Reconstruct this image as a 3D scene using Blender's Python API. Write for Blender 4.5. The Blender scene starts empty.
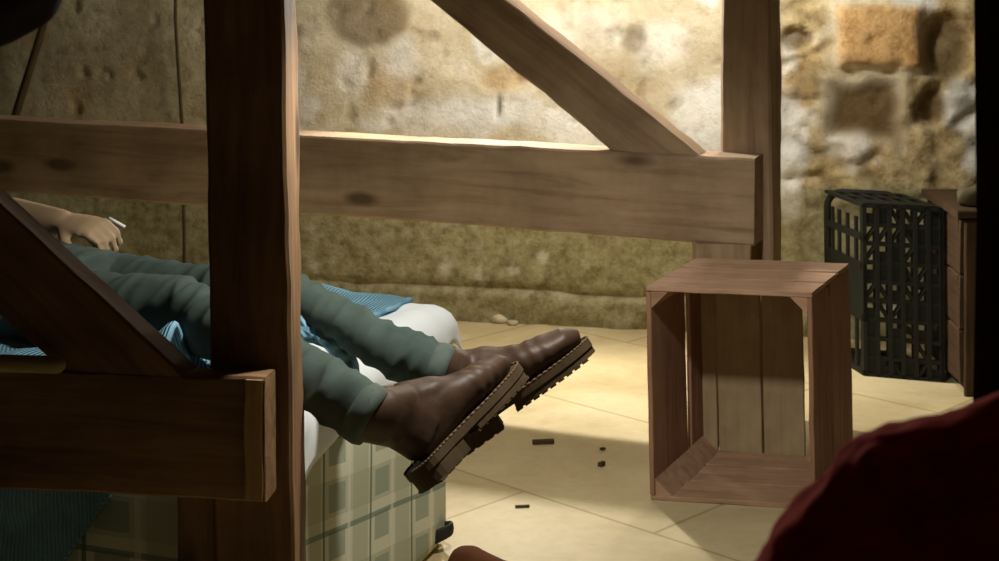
import bpy, bmesh, math, random
from mathutils import Vector, Matrix, noise

random.seed(7)
SC = bpy.context.scene
COL = SC.collection
PI = math.pi
# ---------------------------------------------------------------- camera numbers
F, CX, HY, CZ = 1633.0, 499.5, -66.0, 1.3      # focal length in px, centre column, horizon row, eye height

def pz(px, py, z):                              # point of the photo at a known height
    D = F * (CZ - z) / (py - HY)
    return Vector(((px - CX) * D / F, D, z))

def pd(px, py, D):                              # point of the photo at a known distance
    return Vector(((px - CX) * D / F, D, CZ - (py - HY) * D / F))

# ---------------------------------------------------------------- object helpers
def tag(o, label=None, cat=None, group=None, kind=None):
    if label: o['label'] = label
    if cat: o['category'] = cat
    if group: o['group'] = group
    if kind: o['kind'] = kind
    return o

def thing(name, loc, label, cat, group=None):
    o = bpy.data.objects.new(name, None)
    o.empty_display_size = 0.05
    COL.objects.link(o)
    o.location = loc
    return tag(o, label, cat, group)

def put(name, me, mat, parent=None, M=None, smooth=True):
    """link a mesh; M is its world matrix"""
    o = bpy.data.objects.new(name, me)
    COL.objects.link(o)
    if mat and not me.materials: me.materials.append(mat)
    if smooth:
        me.polygons.foreach_set('use_smooth', [True] * len(me.polygons))
    M = M or Matrix.Identity(4)
    if parent is not None:
        o.parent = parent
        o.matrix_parent_inverse = world_of(parent).inverted()
    o.matrix_basis = M
    return o

def world_of(o):
    if o.parent is None:
        return o.matrix_basis.copy()
    return world_of(o.parent) @ o.matrix_parent_inverse @ o.matrix_basis

def to_mesh(bm, name='m'):
    bmesh.ops.recalc_face_normals(bm, faces=bm.faces)
    me = bpy.data.meshes.new(name)
    bm.to_mesh(me); bm.free()
    return me

def frame(x, zh):
    """4x4 rotation whose x axis is x and whose z axis is nearest to zh"""
    x = Vector(x).normalized(); zh = Vector(zh)
    z = (zh - x * zh.dot(x)).normalized()
    y = z.cross(x)
    return Matrix((x, y, z)).transposed().to_4x4()

def remesh(bm, voxel=0.005, smooth=6, fac=0.5):
    me = to_mesh(bm)
    o = bpy.data.objects.new('tmp', me); COL.objects.link(o)
    r = o.modifiers.new('r', 'REMESH'); r.mode = 'VOXEL'; r.voxel_size = voxel
    if smooth:
        s = o.modifiers.new('s', 'SMOOTH'); s.iterations = smooth; s.factor = fac
    dg = bpy.context.evaluated_depsgraph_get(); dg.update()
    out = bpy.data.meshes.new_from_object(o.evaluated_get(dg))
    bpy.data.objects.remove(o); bpy.data.meshes.remove(me)
    return out

def tube(bm, pts, rad, seg=16, up=(0, 0, 1), cap=True):
    """closed loft along pts; rad = list of r or (side, up)"""
    pts = [Vector(p) for p in pts]; up = Vector(up)
    rings = []
    n = len(pts)
    for i, p in enumerate(pts):
        t = (pts[min(i + 1, n - 1)] - pts[max(i - 1, 0)]).normalized()
        u = up - t * up.dot(t)
        if u.length < 1e-3: u = Vector((1, 0, 0)) - t * t.x
        u.normalize(); s = t.cross(u)
        r = rad[i] if isinstance(rad, (list, tuple)) else rad
        a, b = r if isinstance(r, (list, tuple)) else (r, r)
        rings.append([bm.verts.new(p + s * (a * math.cos(2 * PI * k / seg)) + u * (b * math.sin(2 * PI * k / seg))) for k in range(seg)])
    for i in range(n - 1):
        for k in range(seg):
            bm.faces.new((rings[i][k], rings[i][(k + 1) % seg], rings[i + 1][(k + 1) % seg], rings[i + 1][k]))
    if cap:
        bm.faces.new(rings[0][::-1]); bm.faces.new(rings[-1])

def capsule(bm, pts, rad, seg=16, up=(0, 0, 1)):
    """tube with rounded ends"""
    pts = [Vector(p) for p in pts]; rad = list(rad)
    pr = lambda r: r if isinstance(r, (list, tuple)) else (r, r)
    d0 = (pts[0] - pts[1]).normalized(); d1 = (pts[-1] - pts[-2]).normalized()
    a0, b0 = pr(rad[0]); a1, b1 = pr(rad[-1])
    m0, m1 = min(a0, b0), min(a1, b1)
    P, R = [], []
    for f in (0.98, 0.85, 0.5):
        c = math.sqrt(1 - f * f); P.append(pts[0] + d0 * m0 * f); R.append((a0 * c, b0 * c))
    P += pts; R += [pr(r) for r in rad]
    for f in (0.5, 0.85, 0.98):
        c = math.sqrt(1 - f * f); P.append(pts[-1] + d1 * m1 * f); R.append((a1 * c, b1 * c))
    tube(bm, P, R, seg, up)

def ellipsoid(bm, c, r, u=24, v=14, M=None):
    T = Matrix.Translation(Vector(c)) @ (M or Matrix.Identity(4)) @ Matrix.Diagonal((r[0], r[1], r[2], 1))
    bmesh.ops.create_uvsphere(bm, u_segments=u, v_segments=v, radius=1, matrix=T)

def box(bm, lo, hi, M=None):
    lo, hi = Vector(lo), Vector(hi)
    T = Matrix.Translation((lo + hi) / 2) @ Matrix.Diagonal((*(hi - lo), 1))
    return bmesh.ops.create_cube(bm, size=1, matrix=(M or Matrix.Identity(4)) @ T)

def puff(me, fn):
    """push every vertex along its normal by fn(co)"""
    nn = [v.normal.copy() for v in me.vertices]
    cc = [v.co.copy() for v in me.vertices]
    out = []
    for c, n in zip(cc, nn): out.extend(c + n * fn(c))
    me.vertices.foreach_set('co', out); me.update()

def floor_clamp(me, z0):
    out = []
    for v in me.vertices: out.extend((v.co.x, v.co.y, max(v.co.z, z0)))
    me.vertices.foreach_set('co', out); me.update()

def rigid(M):
    """nearest rotation + place of a sheared matrix, and what is left over"""
    q = M.to_3x3()
    x = q.col[0].normalized(); z = (q.col[2] - x * q.col[2].dot(x)).normalized(); y = z.cross(x)
    Rm = Matrix((x, y, z)).transposed().to_4x4(); Rm.translation = M.translation
    return Rm, Rm.inverted() @ M

def wobble(me, amp, freq, seed=0, axis=None):
    off = Vector((seed * 7.1, seed * 3.3, seed * 5.7))
    for v in me.vertices:
        n = noise.noise_vector(v.co * freq + off)
        v.co += n * amp

def plank_bm(L, w, t, bevel=0.004, cuts=14, seed=0, amp=0.003, sh0=0.0, sh1=0.0, chip=0.0):
    """sawn timber along +x from 0 to L; width w in z, thickness t in y; sh0/sh1 shear the ends along x with z"""
    bm = bmesh.new()
    b = bevel
    prof = []
    hz, hy = w / 2, t / 2
    nz = 8
    def side(a, c, n):
        for i in range(n): prof.append((a[0] + (c[0] - a[0]) * i / n, a[1] + (c[1] - a[1]) * i / n))
    side((-hy, -hz + b), (-hy, hz - b), nz); side((-hy, hz - b), (-hy + b, hz), 1)
    side((-hy + b, hz), (hy - b, hz), 4); side((hy - b, hz), (hy, hz - b), 1)
    side((hy, hz - b), (hy, -hz + b), nz); side((hy, -hz + b), (hy - b, -hz), 1)
    side((hy - b, -hz), (-hy + b, -hz), 4); side((-hy + b, -hz), (-hy, -hz + b), 1)
    rings = []
    off = Vector((seed * 3.7, seed * 1.9, seed * 9.1))
    for i in range(cuts + 1):
        f = i / cuts
        ring = []
        for (y, z) in prof:
            x0 = sh0 * z; x1 = L + sh1 * z
            x = x0 + (x1 - x0) * f
            p = Vector((x, y, z))
            n = noise.noise_vector(Vector((x * 3, y * 9, z * 9)) + off) * amp
            e = abs(y) > hy - 2 * b and abs(z) > hz - 2 * b
            if e: n = n + noise.noise_vector(Vector((x * 14, y * 5, z * 5)) + off) * (amp * 0.8 + chip)
            n.x *= 0.3 if 0 < i < cuts else 1
            ring.append(bm.verts.new(p + n))
        rings.append(ring)
    m = len(prof)
    for i in range(cuts):
        for k in range(m):
            bm.faces.new((rings[i][k], rings[i][(k + 1) % m], rings[i + 1][(k + 1) % m], rings[i + 1][k]))
    bm.faces.new(rings[0][::-1]); bm.faces.new(rings[-1])
    return bm

def plank(name, a, b, w, t, wdir, mat, parent=None, **kw):
    """timber from a to b, width w along wdir, thickness t across"""
    a, b = Vector(a), Vector(b)
    L = (b - a).length
    M = Matrix.Translation(a) @ frame(b - a, wdir)
    me = to_mesh(plank_bm(L, w, t, **kw), name)
    o = put(name, me, mat, parent, M, smooth=False)
    return o

# ---------------------------------------------------------------- materials
def newmat(name, rough=0.8, spec=0.3):
    m = bpy.data.materials.new(name); m.use_nodes = True
    nt = m.node_tree; N = nt.nodes; Lk = nt.links
    bs = N['Principled BSDF']
    bs.inputs['Roughness'].default_value = rough
    bs.inputs['Specular IOR Level'].default_value = spec
    return m, N, Lk, bs

def ramp(N, stops, interp='LINEAR'):
    r = N.new('ShaderNodeValToRGB'); r.color_ramp.interpolation = interp
    e = r.color_ramp.elements
    while len(e) < len(stops): e.new(0.5)
    for k, (p, c) in enumerate(stops):
        e[k].position = p; e[k].color = (*c, 1) if len(c) == 3 else c
    return r

def coords(N, Lk, scale, kind='Object', rot=(0, 0, 0), loc=(0, 0, 0)):
    tc = N.new('ShaderNodeTexCoord'); mp = N.new('ShaderNodeMapping')
    mp.inputs['Scale'].default_value = scale; mp.inputs['Rotation'].default_value = rot; mp.inputs['Location'].default_value = loc
    Lk.new(tc.outputs[kind], mp.inputs['Vector'])
    return mp.outputs['Vector']

def noise_tex(N, Lk, vec, scale, detail=5, rough=0.6, dist=0.0):
    n = N.new('ShaderNodeTexNoise')
    n.inputs['Scale'].default_value = scale; n.inputs['Detail'].default_value = detail
    n.inputs['Roughness'].default_value = rough; n.inputs['Distortion'].default_value = dist
    Lk.new(vec, n.inputs['Vector'])
    return n

def mixc(N, Lk, fac, a, b, mode='MIX'):
    m = N.new('ShaderNodeMix'); m.data_type = 'RGBA'; m.blend_type = mode
    for sock, v in ((m.inputs['Factor'], fac), (m.inputs['A'], a), (m.inputs['B'], b)):
        if hasattr(v, 'is_output') or hasattr(v, 'links'): Lk.new(v, sock)
        else: sock.default_value = v if isinstance(v, (int, float)) else (*v, 1)
    return m.outputs['Result']

def bump(N, Lk, bs, h, strength=0.3, dist=0.01):
    b = N.new('ShaderNodeBump'); b.inputs['Strength'].default_value = strength; b.inputs['Distance'].default_value = dist
    Lk.new(h, b.inputs['Height']); Lk.new(b.outputs['Normal'], bs.inputs['Normal'])

def wood(name, light, mid, dark, rough=0.75, knots=True, seed=0.0, gs=1.0):
    m, N, Lk, bs = newmat(name, rough, 0.25)
    v = coords(N, Lk, (1.1 * gs, 14 * gs, 14 * gs), loc=(seed, seed * 2, seed))
    n1 = noise_tex(N, Lk, v, 2.2, 6, 0.65, 0.6)
    v2 = coords(N, Lk, (3, 3, 3), loc=(seed, 0, seed))
    n2 = noise_tex(N, Lk, v2, 1.6, 4, 0.6)
    r1 = ramp(N, [(0.25, dark), (0.48, mid), (0.75, light)]); Lk.new(n1.outputs['Fac'], r1.inputs['Fac'])
    r2 = ramp(N, [(0.3, (0.55, 0.5, 0.48)), (0.6, (1, 1, 1))]); Lk.new(n2.outputs['Fac'], r2.inputs['Fac'])
    c = mixc(N, Lk, 0.75, r1.outputs['Color'], r2.outputs['Color'], 'MULTIPLY')
    if knots:
        v3 = coords(N, Lk, (2.6, 7, 7), loc=(seed + 0.3, seed, 0.2))
        vo = N.new('ShaderNodeTexVoronoi'); vo.inputs['Scale'].default_value = 0.9; Lk.new(v3, vo.inputs['Vector'])
        rk = ramp(N, [(0.08, (1, 1, 1)), (0.17, (0, 0, 0))]); Lk.new(vo.outputs['Distance'], rk.inputs['Fac'])
        c = mixc(N, Lk, rk.outputs['Color'], c, tuple(x * 0.5 for x in dark))
    Lk.new(c, bs.inputs['Base Color'])
    bump(N, Lk, bs, n1.outputs['Fac'], 0.35, 0.004)
    return m

def cloth(name, c1, c2, scale=6, rough=0.95, weave=400, ws=0.15):
    m, N, Lk, bs = newmat(name, rough, 0.1)
    v = coords(N, Lk, (1, 1, 1))
    n = noise_tex(N, Lk, v, scale, 5, 0.6)
    r = ramp(N, [(0.3, c1), (0.7, c2)]); Lk.new(n.outputs['Fac'], r.inputs['Fac'])
    Lk.new(r.outputs['Color'], bs.inputs['Base Color'])
    n2 = noise_tex(N, Lk, v, weave, 2, 0.5)
    bump(N, Lk, bs, n2.outputs['Fac'], ws, 0.002)
    return m

def plain(name, c, rough=0.6, spec=0.3, var=0.25, scale=20):
    m, N, Lk, bs = newmat(name, rough, spec)
    v = coords(N, Lk, (1, 1, 1))
    n = noise_tex(N, Lk, v, scale, 4, 0.6)
    r = ramp(N, [(0.3, tuple(x * (1 - var) for x in c)), (0.7, tuple(min(1, x * (1 + var)) for x in c))]); Lk.new(n.outputs['Fac'], r.inputs['Fac'])
    Lk.new(r.outputs['Color'], bs.inputs['Base Color'])
    return m

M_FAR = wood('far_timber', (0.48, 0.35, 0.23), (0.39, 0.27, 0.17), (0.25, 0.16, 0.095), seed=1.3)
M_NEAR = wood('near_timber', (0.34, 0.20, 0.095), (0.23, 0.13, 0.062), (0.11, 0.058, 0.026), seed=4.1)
M_CRATE = wood('crate_pine', (0.52, 0.34, 0.22), (0.42, 0.26, 0.165), (0.26, 0.15, 0.09), seed=2.2, gs=1.3, knots=False)
M_CRATE2 = wood('crate_pine_red', (0.40, 0.23, 0.15), (0.33, 0.18, 0.115), (0.2, 0.10, 0.06), seed=6.2, gs=1.3, knots=False)
M_CRATE3 = wood('crate_pine_back', (0.50, 0.40, 0.24), (0.43, 0.33, 0.19), (0.30, 0.21, 0.12), seed=8.2, gs=1.3, knots=False)
M_BOX = wood('dark_box_wood', (0.085, 0.047, 0.02), (0.06, 0.033, 0.014), (0.035, 0.018, 0.009), seed=9.2, knots=False)
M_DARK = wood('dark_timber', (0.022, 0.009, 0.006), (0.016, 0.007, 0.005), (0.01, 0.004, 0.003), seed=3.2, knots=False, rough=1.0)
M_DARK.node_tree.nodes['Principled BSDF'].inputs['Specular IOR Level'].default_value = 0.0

# ---------------------------------------------------------------- wall (stone and old plaster)
WA = Vector((-0.1, 5.5, 0.0)); WD = Vector((0.98, -0.192, 0)).normalized(); WN = Vector((-WD.y * -1, -1, 0))
WN = Vector((WD.y, -WD.x, 0)).normalized()            # towards the room
def wpx(px, py):                                       # photo pixel -> wall coordinates (along, height)
    d = Vector(((px - CX) / F, 1.0, -(py - HY) / F))
    o = Vector((0, 0, CZ))
    t = (WA - o).dot(WN) / d.dot(WN)
    p = o + d * t
    return ((p - WA).dot(WD), p.z)

def sstep(a, b, x):
    t = max(0.0, min(1.0, (x - a) / (b - a))) if a != b else 0
    return t * t * (3 - 2 * t)

def blob(a, z, px, py, rx, ry, soft=0.5, wob=0.35, f=6, rect=False):
    c = wpx(px, py); s = 5.45 / F
    da, dz = (a - c[0]) / (rx * s), (z - c[1]) / (ry * s)
    n = noise.noise(Vector((a * f, z * f, px * 0.37))) + 0.5 * noise.noise(Vector((a * f * 2.7, z * f * 2.7, px * 0.37)))
    d = (max(abs(da), abs(dz)) if rect else math.hypot(da, dz)) + n * wob
    return 1 - sstep(1 - soft, 1 + soft * 0.4, d)

def build_wall():
    a0, a1, z0, z1 = -3.2, 2.6, -0.02, 2.3
    st = 0.0125
    na, nz = int((a1 - a0) / st), int((z1 - z0) / (st))
    # the part above the frame is coarser
    zs = []; z = z0
    while z < z1:
        zs.append(z); z += st if z < 1.2 else 0.04
    aa = [a0 + (a1 - a0) * i / na for i in range(na + 1)]
    verts, faces = [], []
    white, orange, dark, olive, rubble = [], [], [], [], []
    for z in zs:
        for a in aa:
            p = Vector((a, z, 0))
            big = noise.noise(p * 1.6 + Vector((3, 1, 0)))
            mid = noise.noise(p * 5 + Vector((0, 7, 0)))
            fine = noise.noise(p * 17) * 0.5 + noise.noise(p * 41) * 0.25
            h = big * 0.022 + mid * 0.010 + fine * 0.006
            # bare stone to the right and in rough patches
            ra = sstep(0.95, 1.12, a + noise.noise(p * 3) * 0.12)
            dd, pp = noise.voronoi(Vector((a * 4.2, z * 6.3, 2.0)))
            edge = dd[1] - dd[0]
            joint = 1 - sstep(0.02, 0.22, edge)
            up = sstep(0.38, 0.50, z)
            rub = ra * up
            rub *= 1 - max(blob(a, z, 862, 111, 44, 38, .3, .1, rect=True), blob(a, z, 879, 36, 52, 40, .3, .1, rect=True))
            h += rub * (-joint * 0.016 + 0.012 * noise.noise(pp[0] * 3.1) + fine * 0.012)
            # lower render band and rough stone plinth under it
            low = 1 - sstep(0.47, 0.52, z + 0.025 * mid)
            led = wpx(560, 291)[1]
            foot = 1 - sstep(led - 0.008, led + 0.008, z + 0.012 * noise.noise(Vector((a * 3, 0, 4))))
            h += low * 0.012
            h += foot * (0.012 + 0.02 * noise.noise(Vector((a * 9, z * 12, 5))))
            h -= 0.03 * math.exp(-((z - led + 0.012 * noise.noise(Vector((a * 3, 0, 4)))) / 0.011) ** 2) * (0.5 + 0.8 * noise.noise(Vector((a * 4, 2, 2))) ** 2 + 0.3 * sstep(-0.2, 0.2, a))
            # features
            k1 = blob(a, z, 372, 10, 48, 36, 0.25, 0.2)            # dark patch at the top
            k2 = blob(a, z, 862, 111, 36, 30, 0.45, 0.25, rect=True)  # square hollow, kept shallow, its shade painted as dark colour
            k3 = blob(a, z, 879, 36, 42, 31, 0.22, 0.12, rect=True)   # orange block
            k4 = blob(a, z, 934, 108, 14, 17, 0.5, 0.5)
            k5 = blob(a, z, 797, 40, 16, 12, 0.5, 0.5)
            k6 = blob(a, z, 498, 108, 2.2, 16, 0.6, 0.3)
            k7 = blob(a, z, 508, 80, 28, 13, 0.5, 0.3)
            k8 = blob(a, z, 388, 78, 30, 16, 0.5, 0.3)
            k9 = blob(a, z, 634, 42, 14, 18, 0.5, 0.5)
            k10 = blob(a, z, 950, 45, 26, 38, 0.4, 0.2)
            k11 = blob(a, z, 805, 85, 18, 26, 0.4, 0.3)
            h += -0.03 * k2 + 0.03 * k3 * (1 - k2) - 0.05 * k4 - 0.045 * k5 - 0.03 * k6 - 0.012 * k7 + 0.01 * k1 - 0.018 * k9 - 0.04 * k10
            # small hacked pits in the plaster
            pit = noise.noise(p * 13 + Vector((5, 5, 5))) + 0.5 * noise.noise(p * 30)
            pits = sstep(0.42, 0.6, pit) * (1 - low) * (1 - rub)
            h -= 0.008 * pits
            q = WA + WD * a + WN * h
            verts.append((q.x, q.y, z))
            w = max(blob(a, z, 470, 112, 78, 26, 0.6, 0.5), blob(a, z, 575, 122, 70, 24, 0.6, 0.5),
                    blob(a, z, 706, 118, 38, 42, 0.4, 0.4), blob(a, z, 790, 140, 20, 52, 0.4, 0.3),
                    0.7 * blob(a, z, 400, 60, 22, 34, 0.6, 0.5), 0.6 * blob(a, z, 352, 72, 20, 26, 0.5, 0.4),
                    0.6 * blob(a, z, 655, 48, 36, 30, 0.6, 0.6), 0.35 * blob(a, z, 590, 30, 60, 25, 0.6, 0.6), 0.5*blob(a, z, 790, 190, 12, 30, .6, .4),
                    0.75 * sstep(0.1, 0.4, noise.noise(p * 4 + Vector((9, 2, 1))) + 0.4 * noise.noise(p * 13)) * (1 - low) * sstep(-0.9, -0.5, a),
                    0.45 * blob(a, z, 447, 268, 14, 16, 0.6, 0.6), 0.35 * sstep(0.45, .6, noise.noise(p * 14 + Vector((1, 2, 1)))) * low)
            white.append(min(1, w) * (1 - max(k2, k3, k1)))
            orange.append(max(k3, 0.35 * k8, 0.5 * k7, 0.3 * sstep(0.2, 0.5, noise.noise(p * 6 + Vector((4, 4, 0))))*(1 - low)))
            dark.append(max(k2, k1 * 0.75, 0.8 * k4, 0.7 * k5, 0.9 * k6, 0.55 * k9, 0.8 * k10, .45 * k11, 0.3 * pits, 0.4 * joint * rub))  # shade of the hollow, crevices and pits painted in; joints plainly darker
            olive.append(max(low, 0.55 * sstep(-0.55, -0.95, a + 0.15 * mid) ))
            rubble.append(max(rub, foot * 0.7))
    n = len(aa)
    for j in range(len(zs) - 1):
        for i in range(n - 1):
            k = j * n + i
            faces.append((k, k + 1, k + n + 1, k + n))
    # thickness: back sheet
    base = len(verts)
    c = [WA + WD * a0 - WN * 0.35, WA + WD * a1 - WN * 0.35]
    for q, zz in ((c[0], z0), (c[1], z0), (c[1], zs[-1]), (c[0], zs[-1])): verts.append((q.x, q.y, zz))
    faces.append((base + 1, base, base + 3, base + 2))
    for (i, j, ka, kb) in ((base, base + 1, 0, n - 1), (base + 1, base + 2, n - 1, len(zs) * n - 1), (base + 2, base + 3, len(zs) * n - 1, (len(zs) - 1) * n), (base + 3, base, (len(zs) - 1) * n, 0)):
        faces.append((i, j, kb, ka))
    me = bpy.data.meshes.new('wall_back'); me.from_pydata(verts, [], faces); me.update()
    for nm, dat in (('white', white), ('orange', orange), ('dark', dark), ('olive', olive), ('rubble', rubble)):
        at = me.attributes.new(nm, 'FLOAT', 'POINT'); at.data.foreach_set('value', dat + [0.0] * 4)
    m, N, Lk, bs = newmat('old_plaster', 0.92, 0.15)
    v = coords(N, Lk, (1, 1, 1))
    n1 = noise_tex(N, Lk, v, 4.5, 7, 0.65, 0.3)
    n2 = noise_tex(N, Lk, v, 24, 6, 0.7)
    n3 = noise_tex(N, Lk, v, 90, 4, 0.7)
    base = ramp(N, [(0.3, (0.46, 0.38, 0.24)), (0.5, (0.62, 0.56, 0.41)), (0.7, (0.76, 0.71, 0.57))]); Lk.new(n1.outputs['Fac'], base.inputs['Fac'])
    def attr(nm):
        a = N.new('ShaderNodeAttribute'); a.attribute_name = nm; return a.outputs['Fac']
    ol = ramp(N, [(0.3, (0.20, 0.18, 0.09)), (0.52, (0.33, 0.305, 0.175)), (0.72, (0.46, 0.44, 0.29))]); Lk.new(n2.outputs['Fac'], ol.inputs['Fac'])
    st = ramp(N, [(0.3, (0.30, 0.22, 0.10)), (0.5, (0.48, 0.38, 0.20)), (0.7, (0.62, 0.54, 0.34))]); Lk.new(n2.outputs['Fac'], st.inputs['Fac'])
    c = mixc(N, Lk, attr('rubble'), base.outputs['Color'], st.outputs['Color'])
    c = mixc(N, Lk, attr('olive'), c, ol.outputs['Color'])
    og = ramp(N, [(0.3, (0.42, 0.24, 0.09)), (0.7, (0.68, 0.46, 0.22))]); Lk.new(n2.outputs['Fac'], og.inputs['Fac'])
    c = mixc(N, Lk, attr('orange'), c, og.outputs['Color'])
    wh = ramp(N, [(0.3, (0.62, 0.66, 0.66)), (0.6, (0.92, 0.93, 0.9))]); Lk.new(n1.outputs['Fac'], wh.inputs['Fac'])
    c = mixc(N, Lk, attr('white'), c, wh.outputs['Color'])
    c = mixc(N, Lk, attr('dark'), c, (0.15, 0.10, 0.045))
    sp = ramp(N, [(0.33, (0.72, 0.68, 0.62)), (0.5, (1, 1, 1))]); Lk.new(n2.outputs['Fac'], sp.inputs['Fac'])
    c = mixc(N, Lk, 0.6, c, sp.outputs['Color'], 'MULTIPLY')
    Lk.new(c, bs.inputs['Base Color'])
    ad = N.new('ShaderNodeMath'); ad.operation = 'ADD'; Lk.new(n2.outputs['Fac'], ad.inputs[0]); Lk.new(n3.outputs['Fac'], ad.inputs[1])
    bump(N, Lk, bs, ad.outputs[0], 0.4, 0.012)
    o = put('wall_back', me, m); o['kind'] = 'structure'

def build_floor():
    m, N, Lk, bs = newmat('flagstones', 0.55, 0.3)
    br = N.new('ShaderNodeTexBrick')
    v = coords(N, Lk, (1, 1, 1), rot=(0, 0, math.radians(44)), loc=(0.02, 0.32, 0))
    br.inputs['Scale'].default_value = 1.0; br.inputs['Mortar Size'].default_value = 0.006; br.inputs['Mortar Smooth'].default_value = 0.6
    br.inputs['Brick Width'].default_value = 1.1; br.inputs['Row Height'].default_value = 0.62; br.offset = 0.35
    br.inputs['Color1'].default_value = (0.60, 0.50, 0.29, 1); br.inputs['Color2'].default_value = (0.66, 0.56, 0.34, 1); br.inputs['Mortar'].default_value = (0.46, 0.35, 0.17, 1)
    Lk.new(v, br.inputs['Vector'])
    v2 = coords(N, Lk, (1, 1, 1))
    n1 = noise_tex(N, Lk, v2, 2.6, 6, 0.6, 0.4)
    n2 = noise_tex(N, Lk, v2, 30, 5, 0.65)
    r1 = ramp(N, [(0.32, (0.72, 0.66, 0.55)), (0.6, (1, 1, 1))]); Lk.new(n1.outputs['Fac'], r1.inputs['Fac'])
    r2 = ramp(N, [(0.3, (0.85, 0.82, 0.78)), (0.55, (1, 1, 1))]); Lk.new(n2.outputs['Fac'], r2.inputs['Fac'])
    c = mixc(N, Lk, 0.8, br.outputs['Color'], r1.outputs['Color'], 'MULTIPLY')
    c = mixc(N, Lk, 0.5, c, r2.outputs['Color'], 'MULTIPLY')
    Lk.new(c, bs.inputs['Base Color'])
    bump(N, Lk, bs, n2.outputs['Fac'], 0.15, 0.006)
    bm = bmesh.new()
    box(bm, (-3.4, -0.6, -0.1), (2.8, 6.4, 0.0))
    o = put('floor', to_mesh(bm, 'floor'), m, smooth=False); o['kind'] = 'structure'

def build_ceiling():
    m = plain('ceiling_lime', (0.12, 0.09, 0.05), 0.95, 0.1)
    bm = bmesh.new(); box(bm, (-3.4, -0.6, 2.2), (2.8, 6.4, 2.3))
    o = put('ceiling', to_mesh(bm, 'ceiling'), m, smooth=False); o['kind'] = 'structure'

build_wall(); build_floor(); build_ceiling()

# ---------------------------------------------------------------- far timber frame
TH = math.radians(21.7)
def dir_rail(th): return Vector((math.cos(th), -math.sin(th), 0))
U = dir_rail(TH); V = Vector((math.sin(TH), math.cos(TH), 0))      # along the far frame, and away from the camera

fz_top, fz_bot = 0.722, 0.497
P_end = pz(754, 158.5, fz_top)                                     # front top corner of the rail's end
far = thing('timber_partition', Vector((P_end.x, P_end.y, 0)), 'pale timber stall partition with post, rail and slanting brace standing close to the stone wall', 'partition')
rt = 0.115
mid = P_end + V * (rt / 2) + Vector((0, 0, -(fz_top - fz_bot) / 2))
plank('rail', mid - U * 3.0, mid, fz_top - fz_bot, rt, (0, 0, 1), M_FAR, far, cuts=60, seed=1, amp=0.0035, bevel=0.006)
# post behind the rail's end
def vpost(name, x0, x1, ypx, D, z0, z1, dep, mat, parent, seed, ang=0.0, lean=0.0, **kw):
    xa, xb = (x0 - CX) * D / F, (x1 - CX) * D / F
    w = xb - xa
    c = Vector(((xa + xb) / 2, D + dep / 2, 0))
    a = c + Vector((0, 0, z0)); b = c + Vector((lean, 0, z1))
    return plank(name, a, b, w, dep, Vector((math.cos(ang), math.sin(ang), 0)), mat, parent, seed=seed, **kw)
Dp = P_end.y + rt + 0.002
pc0 = pd(723, 150, Dp + 0.02); pw_ = 0.135
pcen = Vector((pc0.x, pc0.y, 0)) + U * (pw_ / 2) + V * 0.062
plank('post', pcen, pcen + Vector((-0.012, 0, 2.2)), pw_, 0.124, U, M_FAR, far, cuts=40, amp=0.004, bevel=0.007, seed=2)
# short prop that carries the rail
vpost('prop', 697, 752, 0, P_end.y + 0.005, 0.0, fz_bot + 0.003, 0.1, M_FAR, far, 3, cuts=16, amp=0.003)
# brace: cut level on the rail
bl = P_end + V * 0.055
def on_rail(px):                                                   # distance along the rail for a pixel on its top
    D = P_end.y + 0.055
    for _ in range(20):
        X = (px - CX) * D / F
        s = (X - bl.x) / U.x
        D = bl.y + s * U.y
    return bl + U * s
foot_r, foot_l = on_rail(703), on_rail(617)
foot = (foot_r + foot_l) / 2
hw = (foot_r - foot_l).length
ang = math.radians(36.5)
bd = (-U * math.cos(ang) + Vector((0, 0, math.sin(ang)))).normalized()
bw = hw * math.sin(ang)
bup = (U * math.sin(ang) + Vector((0, 0, math.cos(ang)))).normalized()
plank('brace', foot + Vector((0, 0, 0.0)), foot + bd * 2.5, bw, 0.095, bup, M_FAR, far, cuts=50, seed=5, amp=0.004, bevel=0.004, chip=0.002,
      sh0=-1 / math.tan(ang), sh1=0)

# ---------------------------------------------------------------- near timber frame
Dn = 2.40
near = thing('timber_partition', Vector((-0.37, Dn + 0.06, 0)), 'dark timber stall partition with post and rail in the foreground before the mattress', 'partition')
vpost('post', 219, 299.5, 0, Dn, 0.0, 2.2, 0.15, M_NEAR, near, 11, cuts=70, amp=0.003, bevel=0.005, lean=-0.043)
TN = math.radians(8.5); UN = dir_rail(TN); VN = Vector((math.sin(TN), math.cos(TN), 0))
nrt = 0.055
E = pd(264.5, 378, Dn - nrt - 0.012)
nh = 125 * E.y / F
c = E + VN * (nrt / 2) + Vector((0, 0, -nh / 2))
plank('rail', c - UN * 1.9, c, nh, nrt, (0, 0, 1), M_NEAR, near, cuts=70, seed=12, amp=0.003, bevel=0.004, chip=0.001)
vpost('prop', 176, 215, 0, Dn + 0.004, 0.0, E.z - nh - 0.001, 0.1, M_NEAR, near, 13, cuts=12, amp=0.003)
# brace on top of the rail
r0 = pd(192, 372, Dn - 0.03); r1 = pd(45, 366, Dn - 0.005)
hw = 0.195; ang = math.radians(40)
foot = Vector((r0.x - hw / 2, 0, E.z - 0.002))
s = (foot.x - E.x) / UN.x
foot.y = E.y + s * UN.y + nrt / 2
bd = (-UN * math.cos(ang) + Vector((0, 0, math.sin(ang)))).normalized()
bup = (UN * math.sin(ang) + Vector((0, 0, math.cos(ang)))).normalized()
plank('brace', foot, foot + bd * 1.7, hw * math.sin(ang), 0.05, bup, M_NEAR, near, cuts=40, seed=15, amp=0.003, sh0=-1 / math.tan(ang))
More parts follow.
